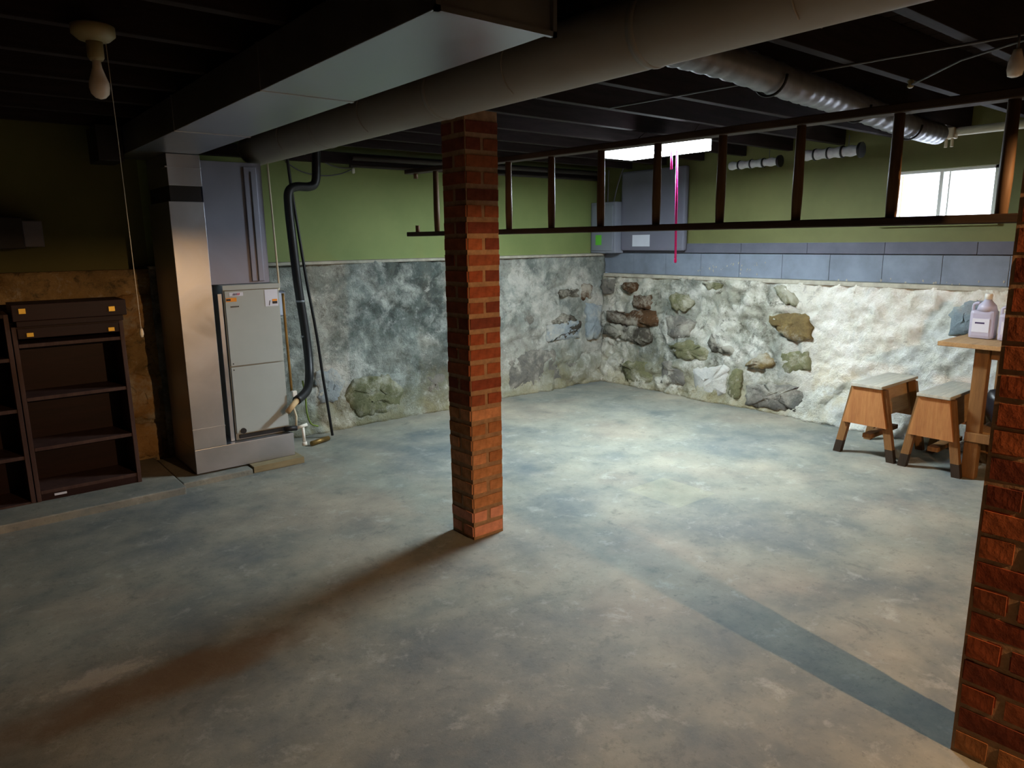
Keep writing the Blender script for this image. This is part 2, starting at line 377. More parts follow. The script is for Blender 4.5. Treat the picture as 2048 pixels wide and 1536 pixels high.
# embedded stones -------------------------------------------------
def stone_mat(name, c, c2):
    m, n, l, b = new_mat(name); v = coords(n, l)
    f = nz(n, l, v, 8, 8, .75, .3); g = nz(n, l, v, 30, 6, .75); w_ = nz(n, l, v, 4, 8, .72, .25)
    cc = ramp(n, l, f, [(.35, c), (.65, c2)])
    cc = mix(n, l, ramp(n, l, w_, [(.48, 0), (.62, .7)]), cc, srgb(184, 182, 168))
    l.new(cc, b.inputs['Base Color']); b.inputs['Roughness'].default_value = .9; b.inputs['Specular IOR Level'].default_value = .15
    bump(n, l, b, g, .9, .02); return m
SM = dict(brown=stone_mat('stone_brown', srgb(62, 44, 28), srgb(92, 68, 46)), olive=stone_mat('stone_olive', srgb(96, 98, 72), srgb(130, 128, 96)),
          ochre=stone_mat('stone_ochre', srgb(98, 84, 56), srgb(134, 116, 76)), grey=stone_mat('stone_grey', srgb(98, 98, 94), srgb(130, 126, 116)),
          dark=stone_mat('stone_dark', srgb(54, 52, 46), srgb(84, 80, 70)), blue=stone_mat('stone_blue_grey', srgb(128, 140, 146), srgb(156, 168, 172)),
          pale=stone_mat('stone_pale', srgb(176, 178, 172), srgb(206, 206, 200)), tan=stone_mat('stone_tan', srgb(150, 118, 74), srgb(176, 144, 98)))
def stone(poly, kind, plane, mat, depth, parent, seed):
    rnd = random.Random(seed); cu = sum(p[0] for p in poly)/len(poly); cz = sum(p[1] for p in poly)/len(poly)
    out = []
    for i in range(len(poly)):
        a = poly[i]; c_ = poly[(i+1) % len(poly)]
        L = math.hypot(a[0]-c_[0], a[1]-c_[1]); k = max(1, int(L/.028))
        for t in range(k):
            q = t/k; out.append((a[0]+(c_[0]-a[0])*q, a[1]+(c_[1]-a[1])*q))
    # round the outline
    nn = len(out); out = [((out[i-1][0]+5*out[i][0]+out[(i+1) % nn][0])/7+rnd.uniform(-.013, .013), (out[i-1][1]+5*out[i][1]+out[(i+1) % nn][1])/7+rnd.uniform(-.013, .013)) for i in range(nn)]
    bm = bmesh.new(); rings = []
    for s, d in ((1.0, -.09), (1.0, depth*.35), (.95, depth*.75), (.62, depth*.9), (.3, depth)):
        rg = []
        for (u, z) in out:
            dd = plane - d - (rnd.uniform(-.009, .009) if s < 1 else rnd.uniform(-.012, .004))
            uu, zz = cu+(u-cu)*s, max(.004, cz+(z-cz)*s)
            rg.append(bm.verts.new((dd, uu, zz) if kind == 'x' else (uu, dd, zz)))
        rings.append(rg)
    for a, c_ in zip(rings, rings[1:]):
        for i in range(nn):
            f = bm.faces.new((a[i], a[(i+1) % nn], c_[(i+1) % nn], c_[i])); f.smooth = True
    bm.faces.new(rings[-1]); bm.faces.new(rings[0][::-1])
    return obj('stone', bm, mat, parent)
RS = [([(4.84,1.0),(4.8,1.04),(4.65,1.03),(4.63,.97),(4.68,.93),(4.79,.95)],'brown',.05),
([(4.69,.91),(4.46,.92),(4.47,.79),(4.67,.8)],'brown',.05),
([(5.03,.73),(4.88,.75),(4.82,.72),(4.59,.78),(4.38,.76),(4.36,.69),(4.38,.62),(4.74,.61),(5.03,.65)],'brown',.06),
([(5.08,.56),(5.05,.62),(4.81,.6),(4.46,.61),(4.42,.49),(4.49,.43),(4.74,.46),(5.07,.49)],'dark',.06),
([(4.25,.95),(4.11,.96),(4.0,.92),(3.96,.86),(4.05,.8),(4.2,.8)],'olive',.05),
([(3.18,1.05),(3.07,1.07),(3.0,1.02),(2.94,.92),(3.06,.92),(3.13,.96)],'olive',.05),
([(3.2,.82),(2.99,.85),(2.86,.85),(2.82,.73),(2.81,.65),(2.93,.62),(3.04,.66),(3.17,.75)],'ochre',.07),
([(3.41,.37),(3.33,.45),(3.24,.5),(3.13,.47),(3.14,.39),(3.28,.36)],'ochre',.06),
([(5.14,1.04),(5.06,1.06),(4.93,1.06),(4.96,.92),(5.08,.89)],'grey',.04),
([(3.89,1.07),(3.66,1.07),(3.67,1.01),(3.82,1.01)],'olive',.045),
([(3.94,.28),(3.57,.35),(3.58,.08),(3.76,.03),(3.9,.1)],'pale',.07),
([(3.39,.2),(3.08,.26),(2.86,.26),(2.86,.05),(3.38,.02)],'grey',.06),
([(4.24,.46),(4.01,.53),(3.79,.46),(3.78,.37),(4.12,.34)],'olive',.05),
([(1.85,.95),(1.74,1.04),(1.6,1.03),(1.58,.84),(1.85,.78)],'blue',.06),
([(3.08,.52),(2.84,.56),(2.81,.41),(3.04,.35)],'olive',.045),
([(4.84,.22),(4.48,.28),(4.41,.07),(4.73,.04)],'olive',.06),
([(4.29,.31),(4.06,.31),(4.02,.1),(4.31,.08)],'grey',.05),
([(3.75,.62),(3.70,.54),(3.52,.50),(3.50,.46),(3.74,.44),(3.80,.52)],'dark',.03),
([(3.56,.26),(3.50,.34),(3.42,.33),(3.44,.06),(3.53,.04)],'olive',.05),
([(4.28,.72),(4.14,.76),(3.95,.70),(4.0,.56),(4.24,.54)],'grey',.035)]
for i, (p, c_, d) in enumerate(RS): stone(p, 'x', 5.385, SM[c_], d*.5+(.022 if c_ in ('brown', 'ochre', 'dark') else .010), wr, i)
BS = [([(4.14,.35),(4.39,.42),(4.72,.39),(4.82,.07),(4.39,.03),(4.13,.05)],'grey',.07),
([(4.86,.24),(5.11,.22),(5.16,.05),(4.89,.05)],'grey',.05),
([(5.08,1.03),(5.26,1.01),(5.21,.85),(5.1,.84)],'brown',.04),
([(4.8,.97),(5.06,.98),(5.08,.9),(4.79,.91)],'dark',.035),
([(2.52,.38),(2.86,.37),(2.99,.23),(2.94,.08),(2.57,.05),(2.44,.22)],'olive',.07),
([(3.22,.3),(3.41,.32),(3.41,.08),(3.25,.14)],'grey',.05),
([(2.2,.48),(2.38,.48),(2.46,.38),(2.4,.23),(2.23,.22)],'blue',.05),
([(5.15,.83),(5.36,.79),(5.36,.45),(5.18,.44)],'blue',.12),
([(4.70,.50),(4.80,.53),(4.93,.60),(5.08,.65),(5.11,.58),(5.0,.52),(4.85,.48)],'dark',.05),
([(4.3,.74),(4.42,.76),(4.46,.68),(4.33,.66)],'grey',.02),
([(4.68,.66),(4.85,.74),(5.0,.70),(5.06,.66),(4.9,.62)],'dark',.02),
([(4.62,.64),(5.07,.66),(5.07,.48),(4.62,.47)],'blue',.045)]
for i, (p, c_, d) in enumerate(BS): stone(p, 'y', 5.14, SM[c_], d*.4+.012, wb, 50+i)
for i, (p, c_, d) in enumerate([([(.92,1.14),(1.10,1.15),(1.10,.97),(.9,.82)],'tan',.05), ([(.88,.64),(1.10,.6),(1.09,.31),(.88,.33)],'tan',.06), ([(.86,.29),(1.09,.27),(1.07,.06),(.87,.06)],'tan',.06)]):
    stone(p, 'y', 5.14, SM[c_], d, rl, 90+i)

# ceiling : joists and floorboards over them
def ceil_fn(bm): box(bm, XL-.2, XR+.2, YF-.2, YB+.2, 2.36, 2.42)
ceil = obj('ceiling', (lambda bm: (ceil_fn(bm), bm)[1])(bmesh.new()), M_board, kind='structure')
x = XL
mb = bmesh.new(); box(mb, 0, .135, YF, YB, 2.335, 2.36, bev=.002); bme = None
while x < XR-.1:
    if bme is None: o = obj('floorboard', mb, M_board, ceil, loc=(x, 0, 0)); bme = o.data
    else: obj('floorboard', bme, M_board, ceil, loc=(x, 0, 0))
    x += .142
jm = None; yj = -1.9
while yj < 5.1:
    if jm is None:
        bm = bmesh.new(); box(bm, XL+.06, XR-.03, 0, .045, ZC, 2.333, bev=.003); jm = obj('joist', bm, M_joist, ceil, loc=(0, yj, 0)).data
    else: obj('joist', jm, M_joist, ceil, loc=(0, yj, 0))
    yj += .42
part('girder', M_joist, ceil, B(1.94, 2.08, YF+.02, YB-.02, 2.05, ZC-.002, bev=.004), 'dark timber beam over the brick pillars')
part('sill_beam', M_joist, ceil, B(1.3, 5.4, 5.16, 5.24, 2.05, 2.128, bev=.004))

# window
win = thing('window_1', '', '', (5.5, 2.04, wz0)); del win['label']; del win['category']; win['kind'] = 'structure'
def fr(bm):
    for a in ((wy0, wy0+.03, wz0, wz1), (wy1-.03, wy1, wz0, wz1), (wy0, wy1, wz0, wz0+.02), (wy0, wy1, wz1-.02, wz1)): box(bm, 5.53, 5.62, *a)
part('window_frame', M_white, win, fr)
part('mullion', M_white, win, B(5.54, 5.60, 2.045, 2.068, wz0+.02, wz1-.02))
part('mullion', M_white, win, B(5.55, 5.58, 2.003, 2.012, wz0+.02, wz1-.02))
part('pane', M_glass, win, B(5.565, 5.569, wy0+.03, 2.045, wz0+.02, wz1-.02))
part('pane', M_glass, win, B(5.580, 5.584, 2.068, wy1-.03, wz0+.02, wz1-.02))
part('window_sill', M_green2, win, B(5.47, 5.535, wy0-.04, wy1+.04, wz0-.03, wz0-.001, bev=.004))

# ------------------------------------------------------------------ brick pillars
def brick_mesh(name, lx, ly, lz, mat, seed, bev=.0035):
    rnd = random.Random(seed); bm = bmesh.new(); vs = box(bm, 0, lx, 0, ly, 0, lz)
    for v in bm.verts: v.co += Vector((rnd.uniform(-.002, .002), rnd.uniform(-.002, .002), rnd.uniform(-.002, .002)))
    bmesh.ops.bevel(bm, geom=list(bm.edges), offset=bev, segments=2, affect='EDGES')
    bmesh.ops.recalc_face_normals(bm, faces=bm.faces)
    me = bpy.data.meshes.new(name); bm.to_mesh(me); bm.free(); me.materials.append(mat); return me
PITCH = .0735; BH = .0655
def mats_for(k, pink=2, smear=9):
    if k < pink: return [BRP]
    if k < smear: return BRS
    return BR
bx = {}
def get_brick(lx, ly, mat, s):
    key = (round(lx, 3), round(ly, 3), mat.name, s, W_ROUND)
    if key not in bx: bx[key] = brick_mesh('brick', lx, ly, BH, mat, int(lx*1000+ly*100) % 97 + s, .0075 if W_ROUND else .004)
    return bx[key]
def put_brick(parent, x, y, z, lx, ly, mat, rnd):
    o = bpy.data.objects.new('brick', get_brick(lx, ly, mat, rnd.randint(0, 2))); COL.objects.link(o); o.parent = parent
    o.location = (x+rnd.uniform(-.0015, .0015), y+rnd.uniform(-.0015, .0015), z)
pc = thing('brick_pillar', 'square red brick pillar in the middle of the floor, pale pinkish at its foot', 'pillar', (1.915, 2.665, 0))
W_ROUND = True; rnd = random.Random(5); N = 27; W = .19
part('mortar', M_mortar, pc, B(1.915+.004, 1.915+W-.004, 2.665+.004, 2.665+W-.004, 0, N*PITCH+.04))
for k in range(N):
    z = .009+k*PITCH; ms = mats_for(k)
    if k % 2 == 0:
        for j in range(2): put_brick(pc, 0, j*.099, z, W, .0905, rnd.choice(ms), rnd)
    else:
        for j in range(2): put_brick(pc, j*.099, 0, z, .0905, W, rnd.choice(ms), rnd)
pr_ = thing('brick_pillar', 'dark red brick pier at the right edge of the picture, in front of the ladder', 'pillar', (2.095, .20, 0))
W_ROUND = False; rnd = random.Random(9); TX = .10
part('mortar', M_mortar, pr_, B(2.0975, 2.095+TX-.0025, .203, .597, 0, N*PITCH+.04))
for k in range(N):
    z = .009+k*PITCH; ms = BRS[1:2]+BR[2:3] if k < 1 else BR
    segs = [(.6-.40+.0, .10), (.6-.292, .188), (.6-.094, .094)] if k % 2 == 0 else [(.2, .196), (.4+.006, .194)]
    for y0, L in segs: put_brick(pr_, 0, y0-.20, z, TX, L-.009, rnd.choice(ms), rnd)

# ------------------------------------------------------------------ ducts
rd = thing('round_duct', 'long dull grey round duct running under the joists past the brick pillar', 'duct', (1.78, 4.7, 2.06))
RX, RZ, RR = 1.785, 2.068, .108
ys = [4.85, 3.75, 2.62, 1.50, .40, -.7, -1.8]
for a, c_ in zip(ys, ys[1:]):
    part('duct_section', M_galv_dull, rd, lambda bm, a=a, c_=c_: tube(bm, [(RX, a+.02, RZ), (RX, a, RZ), (RX, c_+.04, RZ), (RX, c_, RZ)], [RR, RR, RR, RR-.004], 36))
    if c_ > -1.5: part('seam_band', M_galv_dull, rd, lambda bm, c_=c_: tube(bm, [(RX, c_+.012, RZ), (RX, c_+.004, RZ), (RX, c_-.004, RZ), (RX, c_-.012, RZ)], [RR+.0005, RR+.003, RR+.003, RR+.0005], 36))
part('end_cap', M_galv_dull, rd, lambda bm: tube(bm, [(RX, 4.86, RZ), (RX, 4.90, RZ)], [RR+.002, RR-.02], 36))
for yy in (4.2, 3.2, 2.1, 1.0):
    part('hanger_strap', M_galv_dull, rd, lambda bm, yy=yy: tube(bm, [(RX+(RR+.003)*math.cos(a), yy, min(2.16, RZ+(RR+.003)*math.sin(a))) for a in [math.pi*(1-k/12) for k in range(-4, 17)]], .003, 6))

bd = thing('rectangular_duct', 'flat galvanised rectangular duct ending above the floor on the camera side', 'duct', (1.15, 4.6, 1.97))
part('duct_body', M_galv, bd, B(.975, 1.325, 1.45, 4.98, 1.97, 2.125, bev=.003))
for yy in (2.55, 3.65): part('joint_flange', M_galv, bd, B(.972, 1.328, yy, yy+.02, 1.967, 2.127, bev=.002))
part('end_flange', M_galv, bd, lambda bm: [box(bm, .965, 1.335, 1.44, 1.452, 1.962, 1.975), box(bm, .965, .978, 1.44, 1.452, 1.962, 2.127), box(bm, 1.322, 1.335, 1.44, 1.452, 1.962, 2.127)], 'brass-tinted folded end edge')
part('side_branch', M_dark, bd, B(.84, .972, 4.72, 5.0, 1.93, 2.125, bev=.003), 'dark short branch at the far end')

vd = thing('return_duct', 'tall narrow galvanised upright duct with a black collar beside the air handler', 'duct', (1.23, 4.7, .045))
part('duct_body', M_galv, vd, B(1.135, 1.33, 4.52, 5.0, .20, 1.70, bev=.002))
part('flexible_collar', M_black, vd, B(1.150, 1.325, 4.535, 4.99, 1.70, 1.79), 'black fabric collar')
part('upper_transition', M_galv, vd, B(1.145, 1.33, 4.52, 4.99, 1.79, 1.967, bev=.002))
part('seam_band', M_galv, vd, B(1.133, 1.332, 4.516, 4.6, 1.89, 1.897))
part('base_plenum', M_galv, vd, B(1.135, 1.77, 4.52, 5.02, .046, .199, bev=.002))
part('seam_band', M_galv, vd, B(1.133, 1.332, 4.516, 4.55, .325, .331))
sp = thing('wooden_shim', 'thin pale wooden board under the front edge of the upright duct base', 'board', (1.5, 4.45, 0))
part('plank', M_shim, sp, B(1.46, 1.80, 4.44, 4.95, .001, .044, bev=.003))

pl = thing('supply_plenum', 'grey blue sheet metal plenum above the cream air handler', 'duct', (1.6, 4.8, 1.22))
part('plenum_body', M_plenum, pl, B(1.37, 1.742, 4.66, 5.05, 1.202, 1.955, bev=.003))
part('standing_seam', M_plenum, pl, B(1.625, 1.705, 4.646, 4.658, 1.215, 1.93, bev=.004), 'brighter vertical folded strip')
part('standing_seam', M_dark, pl, B(1.662, 1.668, 4.640, 4.645, 1.215, 1.90))

ah = thing('air_handler', 'cream upright air handler cabinet with stickers on its upper panel', 'appliance', (1.58, 4.8, .2))
part('cabinet', M_cream, ah, B(1.41, 1.765, 4.58, 5.03, .201, 1.20, bev=.004))
part('upper_panel', M_cream, ah, B(1.415, 1.76, 4.565, 4.579, .69, 1.165, bev=.002))
part('lower_panel', M_cream, ah, B(1.415, 1.76, 4.565, 4.579, .245, .682, bev=.002))
part('top_flange', M_cream, ah, B(1.405, 1.77, 4.563, 4.58, 1.17, 1.20, bev=.002))
part('side_strip', M_galv, ah, B(1.375, 1.40, 4.575, 4.60, .201, 1.15, bev=.002), 'dull metal edge strip on the left side')
part('drip_edge', M_black, ah, B(1.43, 1.765, 4.566, 4.58, .212, .235))
part('caution_sticker', M_paper, ah, B(1.665, 1.75, 4.5625, 4.565, 1.055, 1.162), 'white sticker with an orange and black picture')
part('sticker_print', M_orange, ah, B(1.712, 1.744, 4.561, 4.5624, 1.087, 1.1))
part('sticker_print', M_dark, ah, B(1.712, 1.744, 4.561, 4.5624, 1.07, 1.086))
part('sticker_print', M_dark, ah, lambda bm: prism(bm, [(1.688, 1.062), (1.692, 1.06), (1.699, 1.092), (1.694, 1.092)], 1, 4.561, 4.5624))
part('name_sticker', M_paper, ah, B(1.442, 1.528, 4.5625, 4.565, 1.132, 1.155), 'small white name sticker')
for i in range(5):
    part('sticker_print', M_ink if i < 3 else M_inkred, ah, lambda bm, i=i: prism(bm, [(1.462+i*.009, 1.137), (1.468+i*.009, 1.137), (1.472+i*.009, 1.150), (1.467+i*.009, 1.150)], 1, 4.561, 4.5624))
part('warning_sticker', M_orange, ah, B(1.42, 1.485, 4.5625, 4.565, 1.098, 1.122), 'orange sticker')
part('sticker_print', M_dark, ah, B(1.422, 1.448, 4.561, 4.5624, 1.104, 1.116))
for i in range(6): part('sticker_print', M_dark, ah, B(1.445+i*.009, 1.451+i*.009, 4.5625, 4.5645, 1.062, 1.070))
part('port_plug', M_dark, ah, T([(1.455, 4.565, .262), (1.455, 4.553, .262)], .018, 16), 'dark round plug')
part('screw', M_dark, ah, T([(1.43, 4.566, .665), (1.43, 4.561, .665)], .004, 8)); part('screw', M_dark, ah, T([(1.43, 4.566, .705), (1.43, 4.561, .705)], .004, 8))

rp = thing('refrigerant_line', 'thick black insulated pipe dropping beside the air handler and elbowing into it', 'pipe', (2.0, 4.8, .4))
main = smooth_path([(2.19, 4.80, 2.12), (2.184, 4.80, 2.0), (2.17, 4.80, 1.87), (2.12, 4.80, 1.835), (2.03, 4.80, 1.832), (1.975, 4.80, 1.80), (1.965, 4.80, 1.70), (1.975, 4.80, 1.45), (1.992, 4.80, 1.15), (2.015, 4.80, .9), (2.02, 4.78, .70), (1.995, 4.72, .55), (1.92, 4.60, .46), (1.80, 4.50, .42)], 5)
part('insulation_sleeve', M_black, rp, lambda bm: tube(bm, main, .030, 14))
part('pipe_stub', M_tan, rp, T([(1.81, 4.505, .425), (1.72, 4.47, .36)], [.02, .018], 12), 'bare tan pipe end')
for zz, xx in ((1.05, 1.999), (.80, 2.018)): part('tie_band', M_galv, rp, T([(xx, 4.80, zz), (xx, 4.80, zz+.012)], .0315, 14))
part('clamp_fitting', M_white, rp, B(1.79, 1.82, 4.53, 4.56, .44, .48, bev=.004))
tp = obj('liquid_line', (lambda bm: (tube(bm, smooth_path([(1.998, 4.86, 2.10), (2.02, 4.86, 1.8), (2.05, 4.86, 1.5), (2.08, 4.86, 1.2), (2.13, 4.86, .8), (2.16, 4.87, .5), (2.19, 4.88, .25), (2.22, 4.9, .02)], 4), .011, 8), bm)[1])(bmesh.new()), M_black)
tag(tp, 'thin black pipe running down behind the thick black pipe to the floor', 'pipe')
tp = obj('ground_wire', (lambda bm: (tube(bm, smooth_path([(1.95, 4.74, .50), (1.97, 4.76, .38), (1.99, 4.8, .25), (2.04, 4.86, .15), (2.11, 4.90, .11)], 5), .006, 6), bm)[1])(bmesh.new()), M_greenwire)
tag(tp, 'green wire curling down below the black pipe elbow', 'wire')
tp = obj('copper_pipe', (lambda bm: (tube(bm, smooth_path([(1.80, 4.60, 1.13), (1.802, 4.60, .9), (1.808, 4.60, .6), (1.81, 4.60, .47)], 3), .0095, 8), bm)[1])(bmesh.new()), M_copper)
tag(tp, 'tarnished copper pipe along the right side of the air handler', 'pipe')
dt = thing('drain_trap', 'white plastic drain tee at the foot of the air handler', 'pipe', (1.82, 4.5, .1))
part('pipe', M_dark, dt, T([(1.72, 4.54, .23), (1.80, 4.53, .225)], .017, 12), 'black coupling')
part('pipe', M_white, dt, T([(1.80, 4.53, .225), (1.87, 4.52, .24)], .011, 10)); part('pipe', M_white, dt, T([(1.84, 4.53, .235), (1.845, 4.53, .12)], .011, 10))
part('end_cap', M_white, dt, T([(1.845, 4.53, .12), (1.846, 4.53, .095)], .017, 12))
part('pipe', M_pvc, dt, T([(1.80, 4.56, .36), (1.81, 4.55, .30), (1.80, 4.54, .24)], .008, 8))
tp = obj('metal_conduit', (lambda bm: (tube(bm, smooth_path([(1.775, 4.63, 1.955), (1.782, 4.63, 1.6), (1.79, 4.63, 1.22), (1.785, 4.62, 1.17), (1.775, 4.61, 1.15)], 4), .0065, 8), bm)[1])(bmesh.new()), M_pvc)
tag(tp, 'thin cream conduit coming down to the top of the air handler', 'conduit')
sb = thing('shutoff_box', 'small grey switch box on the wall behind the copper pipe', 'box', (1.9, 5.0, 1.0))
part('box', M_breaker, sb, B(1.90, 1.97, 4.99, 5.09, .94, 1.12, bev=.004)); part('cover', M_paper, sb, B(1.905, 1.965, 4.984, 4.99, .95, 1.11, bev=.002))
tp = obj('fallen_pipe', (lambda bm: (tube(bm, [(2.0, 4.78, .022), (2.16, 4.84, .022)], .018, 10), bm)[1])(bmesh.new()), M_copper)
tag(tp, 'short rusty pipe lying on the floor at the foot of the stone wall', 'pipe')
# hanging wires on the green wall
cb = obj('hanging_cable', (lambda bm: (tube(bm, smooth_path([(2.13, 5.21, 2.04), (2.25, 5.21, 1.975), (2.41, 5.21, 1.953), (2.55, 5.21, 1.97), (2.66, 5.21, 2.01)], 5), .005, 6), bm)[1])(bmesh.new()), M_cable)
tag(cb, 'thin drooping cable on the green wall, lower of the two loops', 'cable')
cb = obj('hanging_cable', (lambda bm: (tube(bm, smooth_path([(2.36, 5.22, 2.11), (2.45, 5.22, 2.05), (2.56, 5.22, 2.02), (2.68, 5.22, 2.03), (2.76, 5.22, 2.08), (2.70, 5.22, 2.12)], 5), .005, 6), bm)[1])(bmesh.new()), M_cable)
tag(cb, 'thin looped cable close under the ceiling on the green wall', 'cable')
cc = obj('wire_connector', (lambda bm: (lathe(bm, [(.006, 0), (.013, .005), (.012, .035), (.005, .045)], (2.67, 5.205, 1.98), 10), bm)[1])(bmesh.new()), M_white)
tag(cc, 'small white wire cap where the hanging cables meet', 'connector')

# ------------------------------------------------------------------ bookcases at the left
def bookcase(t, x0, x1, y0, y1, z0, z1, shelves):
    part('side_panel', M_shelf_edge, t, B(x0, x0+.022, y0, y1, z0, z1, bev=.002)); part('side_panel', M_shelf_edge, t, B(x1-.022, x1, y0, y1, z0, z1, bev=.002))
    part('back_panel', M_shelf, t, B(x0+.022, x1-.022, y1-.01, y1, z0, z1))
    part('top_panel', M_shelf, t, B(x0+.022, x1-.022, y0, y1-.01, z1-.02, z1, bev=.002))
    for z in shelves: part('shelf', M_shelf_edge, t, B(x0+.023, x1-.023, y0+.004, y1-.011, z-.02, z, bev=.002))
    part('kick_board', M_shelf, t, B(x0+.023, x1-.023, y0+.006, y0+.022, z0, shelves[-1]-.021, bev=.001))
b1 = thing('bookcase', 'dark red wooden bookcase with brass hinges on its top rails, beside the upright duct', 'bookcase', (.56, 4.75, .045))
bookcase(b1, .305, .84, 4.60, 4.88, .046, 1.03, [.935, .64, .355, .105])
part('top_rail', M_shelf, b1, B(.33, .84, 4.58, 4.86, 1.031, 1.06, bev=.002)); part('lid_board', M_shelf, b1, B(.315, .86, 4.57, 4.86, 1.061, 1.15, bev=.004))
part('rail', M_shelf, b1, B(.33, .815, 4.594, 4.60, .965, 1.02, bev=.002))
for x_, z_ in ((.362, 1.115), (.785, 1.10)): part('hinge', M_brass, b1, B(x_-.016, x_+.016, 4.564, 4.5695, z_-.014, z_+.014, bev=.001))
for x_, z_ in ((.385, .985), (.775, .982)): part('hinge', M_brass, b1, B(x_-.016, x_+.016, 4.588, 4.594, z_-.011, z_+.011, bev=.001))
part('paper_tag', M_paper, b1, B(.39, .45, 4.601, 4.605, .066, .078), 'small white paper tag')
b2 = thing('bookcase', 'plain dark bookcase cut off by the left edge of the picture', 'bookcase', (0, 4.75, .045))
bookcase(b2, -.28, .30, 4.60, 4.88, .046, 1.10, [.865, .585, .32, .055])
wbx = thing('wall_box', 'dark metal box with a pale end mounted on the wall above the bookcases', 'box', (.42, 5.1, 1.45))
part('box', M_dark, wbx, B(.10, .46, 5.02, 5.245, 1.44, 1.62, bev=.006)); part('end_plate', M_panel, wbx, B(.461, .56, 5.04, 5.245, 1.45, 1.60, bev=.006))

# ------------------------------------------------------------------ lamp at the left, unlit
lp = thing('ceiling_lamp', 'unlit bare bulb in a porcelain holder with a long pull string at upper left', 'lamp', (.515, 2.74, 2.12))
LX, LY = .50, 2.66
part('junction_box', M_porcelain, lp, lambda bm: lathe(bm, [(.045, 2.128), (.062, 2.12), (.062, 2.095), (.045, 2.08), (.03, 2.075)], (LX, LY, 0), 24))
part('socket', M_porcelain, lp, lambda bm: lathe(bm, [(.024, 2.075), (.024, 2.03), (.018, 2.02)], (LX, LY, 0), 18))
part('bulb', M_bulb, lp, lambda bm: lathe(bm, [(.012, 2.022), (.014, 2.00), (.022, 1.975), (.029, 1.955), (.03, 1.94), (.026, 1.922), (.015, 1.91), (.003, 1.906)], (LX, LY, 0), 20))
part('pull_string', M_white, lp, T([(LX+.03, LY-.01, 2.09), (LX+.033, LY-.01, 1.8), (LX+.036, LY-.012, 1.17)], .0011, 6))
part('string_bead', M_white, lp, lambda bm: lathe(bm, [(.003, 1.175), (.006, 1.168), (.007, 1.155), (.003, 1.145)], (LX+.036, LY-.012, 0), 10))

# ------------------------------------------------------------------ fluorescent light and pink cord
fl = thing('fluorescent_light', 'lit fluorescent shop light hanging behind the ladder, blown-out white', 'lamp', (3.72, 3.1, 2.1))
part('housing', M_white, fl, B(3.598, 3.862, 2.76, 3.42, 2.052, 2.07, bev=.003))
part('diffuser', M_tube, fl, B(3.606, 3.854, 2.776, 3.404, 1.985, 1.990))
part('side_lens', M_side, fl, lambda bm: [box(bm, 3.600, 3.604, 2.776, 3.404, 1.985, 2.051)], 'glowing side of the lens')
part('side_lens', M_side, fl, lambda bm: [box(bm, 3.856, 3.860, 2.776, 3.404, 1.985, 2.051)])
part('end_cap', M_side, fl, B(3.600, 3.860, 2.762, 2.774, 1.985, 2.051, bev=.003)); part('end_cap', M_side, fl, B(3.600, 3.860, 3.406, 3.418, 1.985, 2.051, bev=.003))
for yy in (2.82, 3.3): part('hanging_chain', M_pit, fl, T([(3.73, yy, 2.07), (3.73, 2.75 if yy < 3 else 3.17, 2.136)], .003, 6))
pk = part('pull_cord', M_cord, fl, T([(3.612, 2.83, 1.987), (3.612, 2.822, 1.7), (3.612, 2.815, 1.335)], .007, 8), 'long magenta pink pull cord')
part('short_loop', M_cord, pk, T([(3.612, 2.872, 1.987), (3.612, 2.868, 1.87)], .007, 8))
part('cord_end', M_cord, pk, lambda bm: lathe(bm, [(.004, 1.34), (.009, 1.325), (.008, 1.31), (.003, 1.305)], (3.612, 2.815, 0), 10))

# warm bulb that stands out of frame behind the pier
wl_ = thing('ceiling_lamp', 'bare warm incandescent bulb out of the frame, behind the right-hand pier', 'lamp', (2.0, -1.1, 2.1))
part('socket', M_porcelain, wl_, lambda bm: lathe(bm, [(.05, 2.045), (.05, 2.02), (.024, 2.0), (.024, 1.965)], (1.94, -1.1, 0), 18))
part('bulb', M_lit_bulb, wl_, lambda bm: lathe(bm, [(.012, 1.965), (.022, 1.94), (.03, 1.915), (.03, 1.895), (.02, 1.87), (.003, 1.86)], (1.94, -1.1, 0), 18))
def shade(bm):  # unseen cone added to cut the warm light off above a low angle
    lathe(bm, [(.028, 1.99), (.07, 1.96), (.18, 1.787)], (1.94, -1.1, 0), 32)
    bmesh.ops.delete(bm, geom=[f for f in bm.faces if len(f.verts) > 4], context='FACES')
part('added_cutoff_shade', M_dark, wl_, shade)
ld = bpy.data.lights.new('bulb_light', 'POINT'); ld.energy = WARM; ld.color = (1, .58, .28); ld.shadow_soft_size = .006
lo = bpy.data.objects.new('bulb_light', ld); COL.objects.link(lo); lo.parent = wl_; lo.location = (-.06, 0, -.30)

# ------------------------------------------------------------------ ladder hung from the joists
ladder = thing('wooden_ladder', 'old wooden ladder hung sideways under the joists between the two brick pillars', 'ladder', (2.35, 2.3, 1.5))
def rail(z0, z1, name):
    return lambda bm: [bm.verts.new(p) for p in ()] or _rail(bm, z0, z1)
def _rail(bm, za, zb):      # za at y=4.0 , zb at y=.30
    vs = box(bm, 2.318, 2.382, .28, 3.86, 0, .026, bev=0)
    for v in vs: v.co.z += za + (3.86-v.co.y)/(3.58)*(zb-za)
    bmesh.ops.bevel(bm, geom=list(bm.edges), offset=.003, segments=1, affect='EDGES')
part('side_rail', M_ladder, ladder, lambda bm: _rail(bm, 1.486, 1.482)); part('side_rail', M_ladder, ladder, lambda bm: _rail(bm, 1.855, 1.805))
yr = [3.565, 2.896, 2.573, 2.25, 1.937, 1.631, 1.323, 1.007, .709, .40]
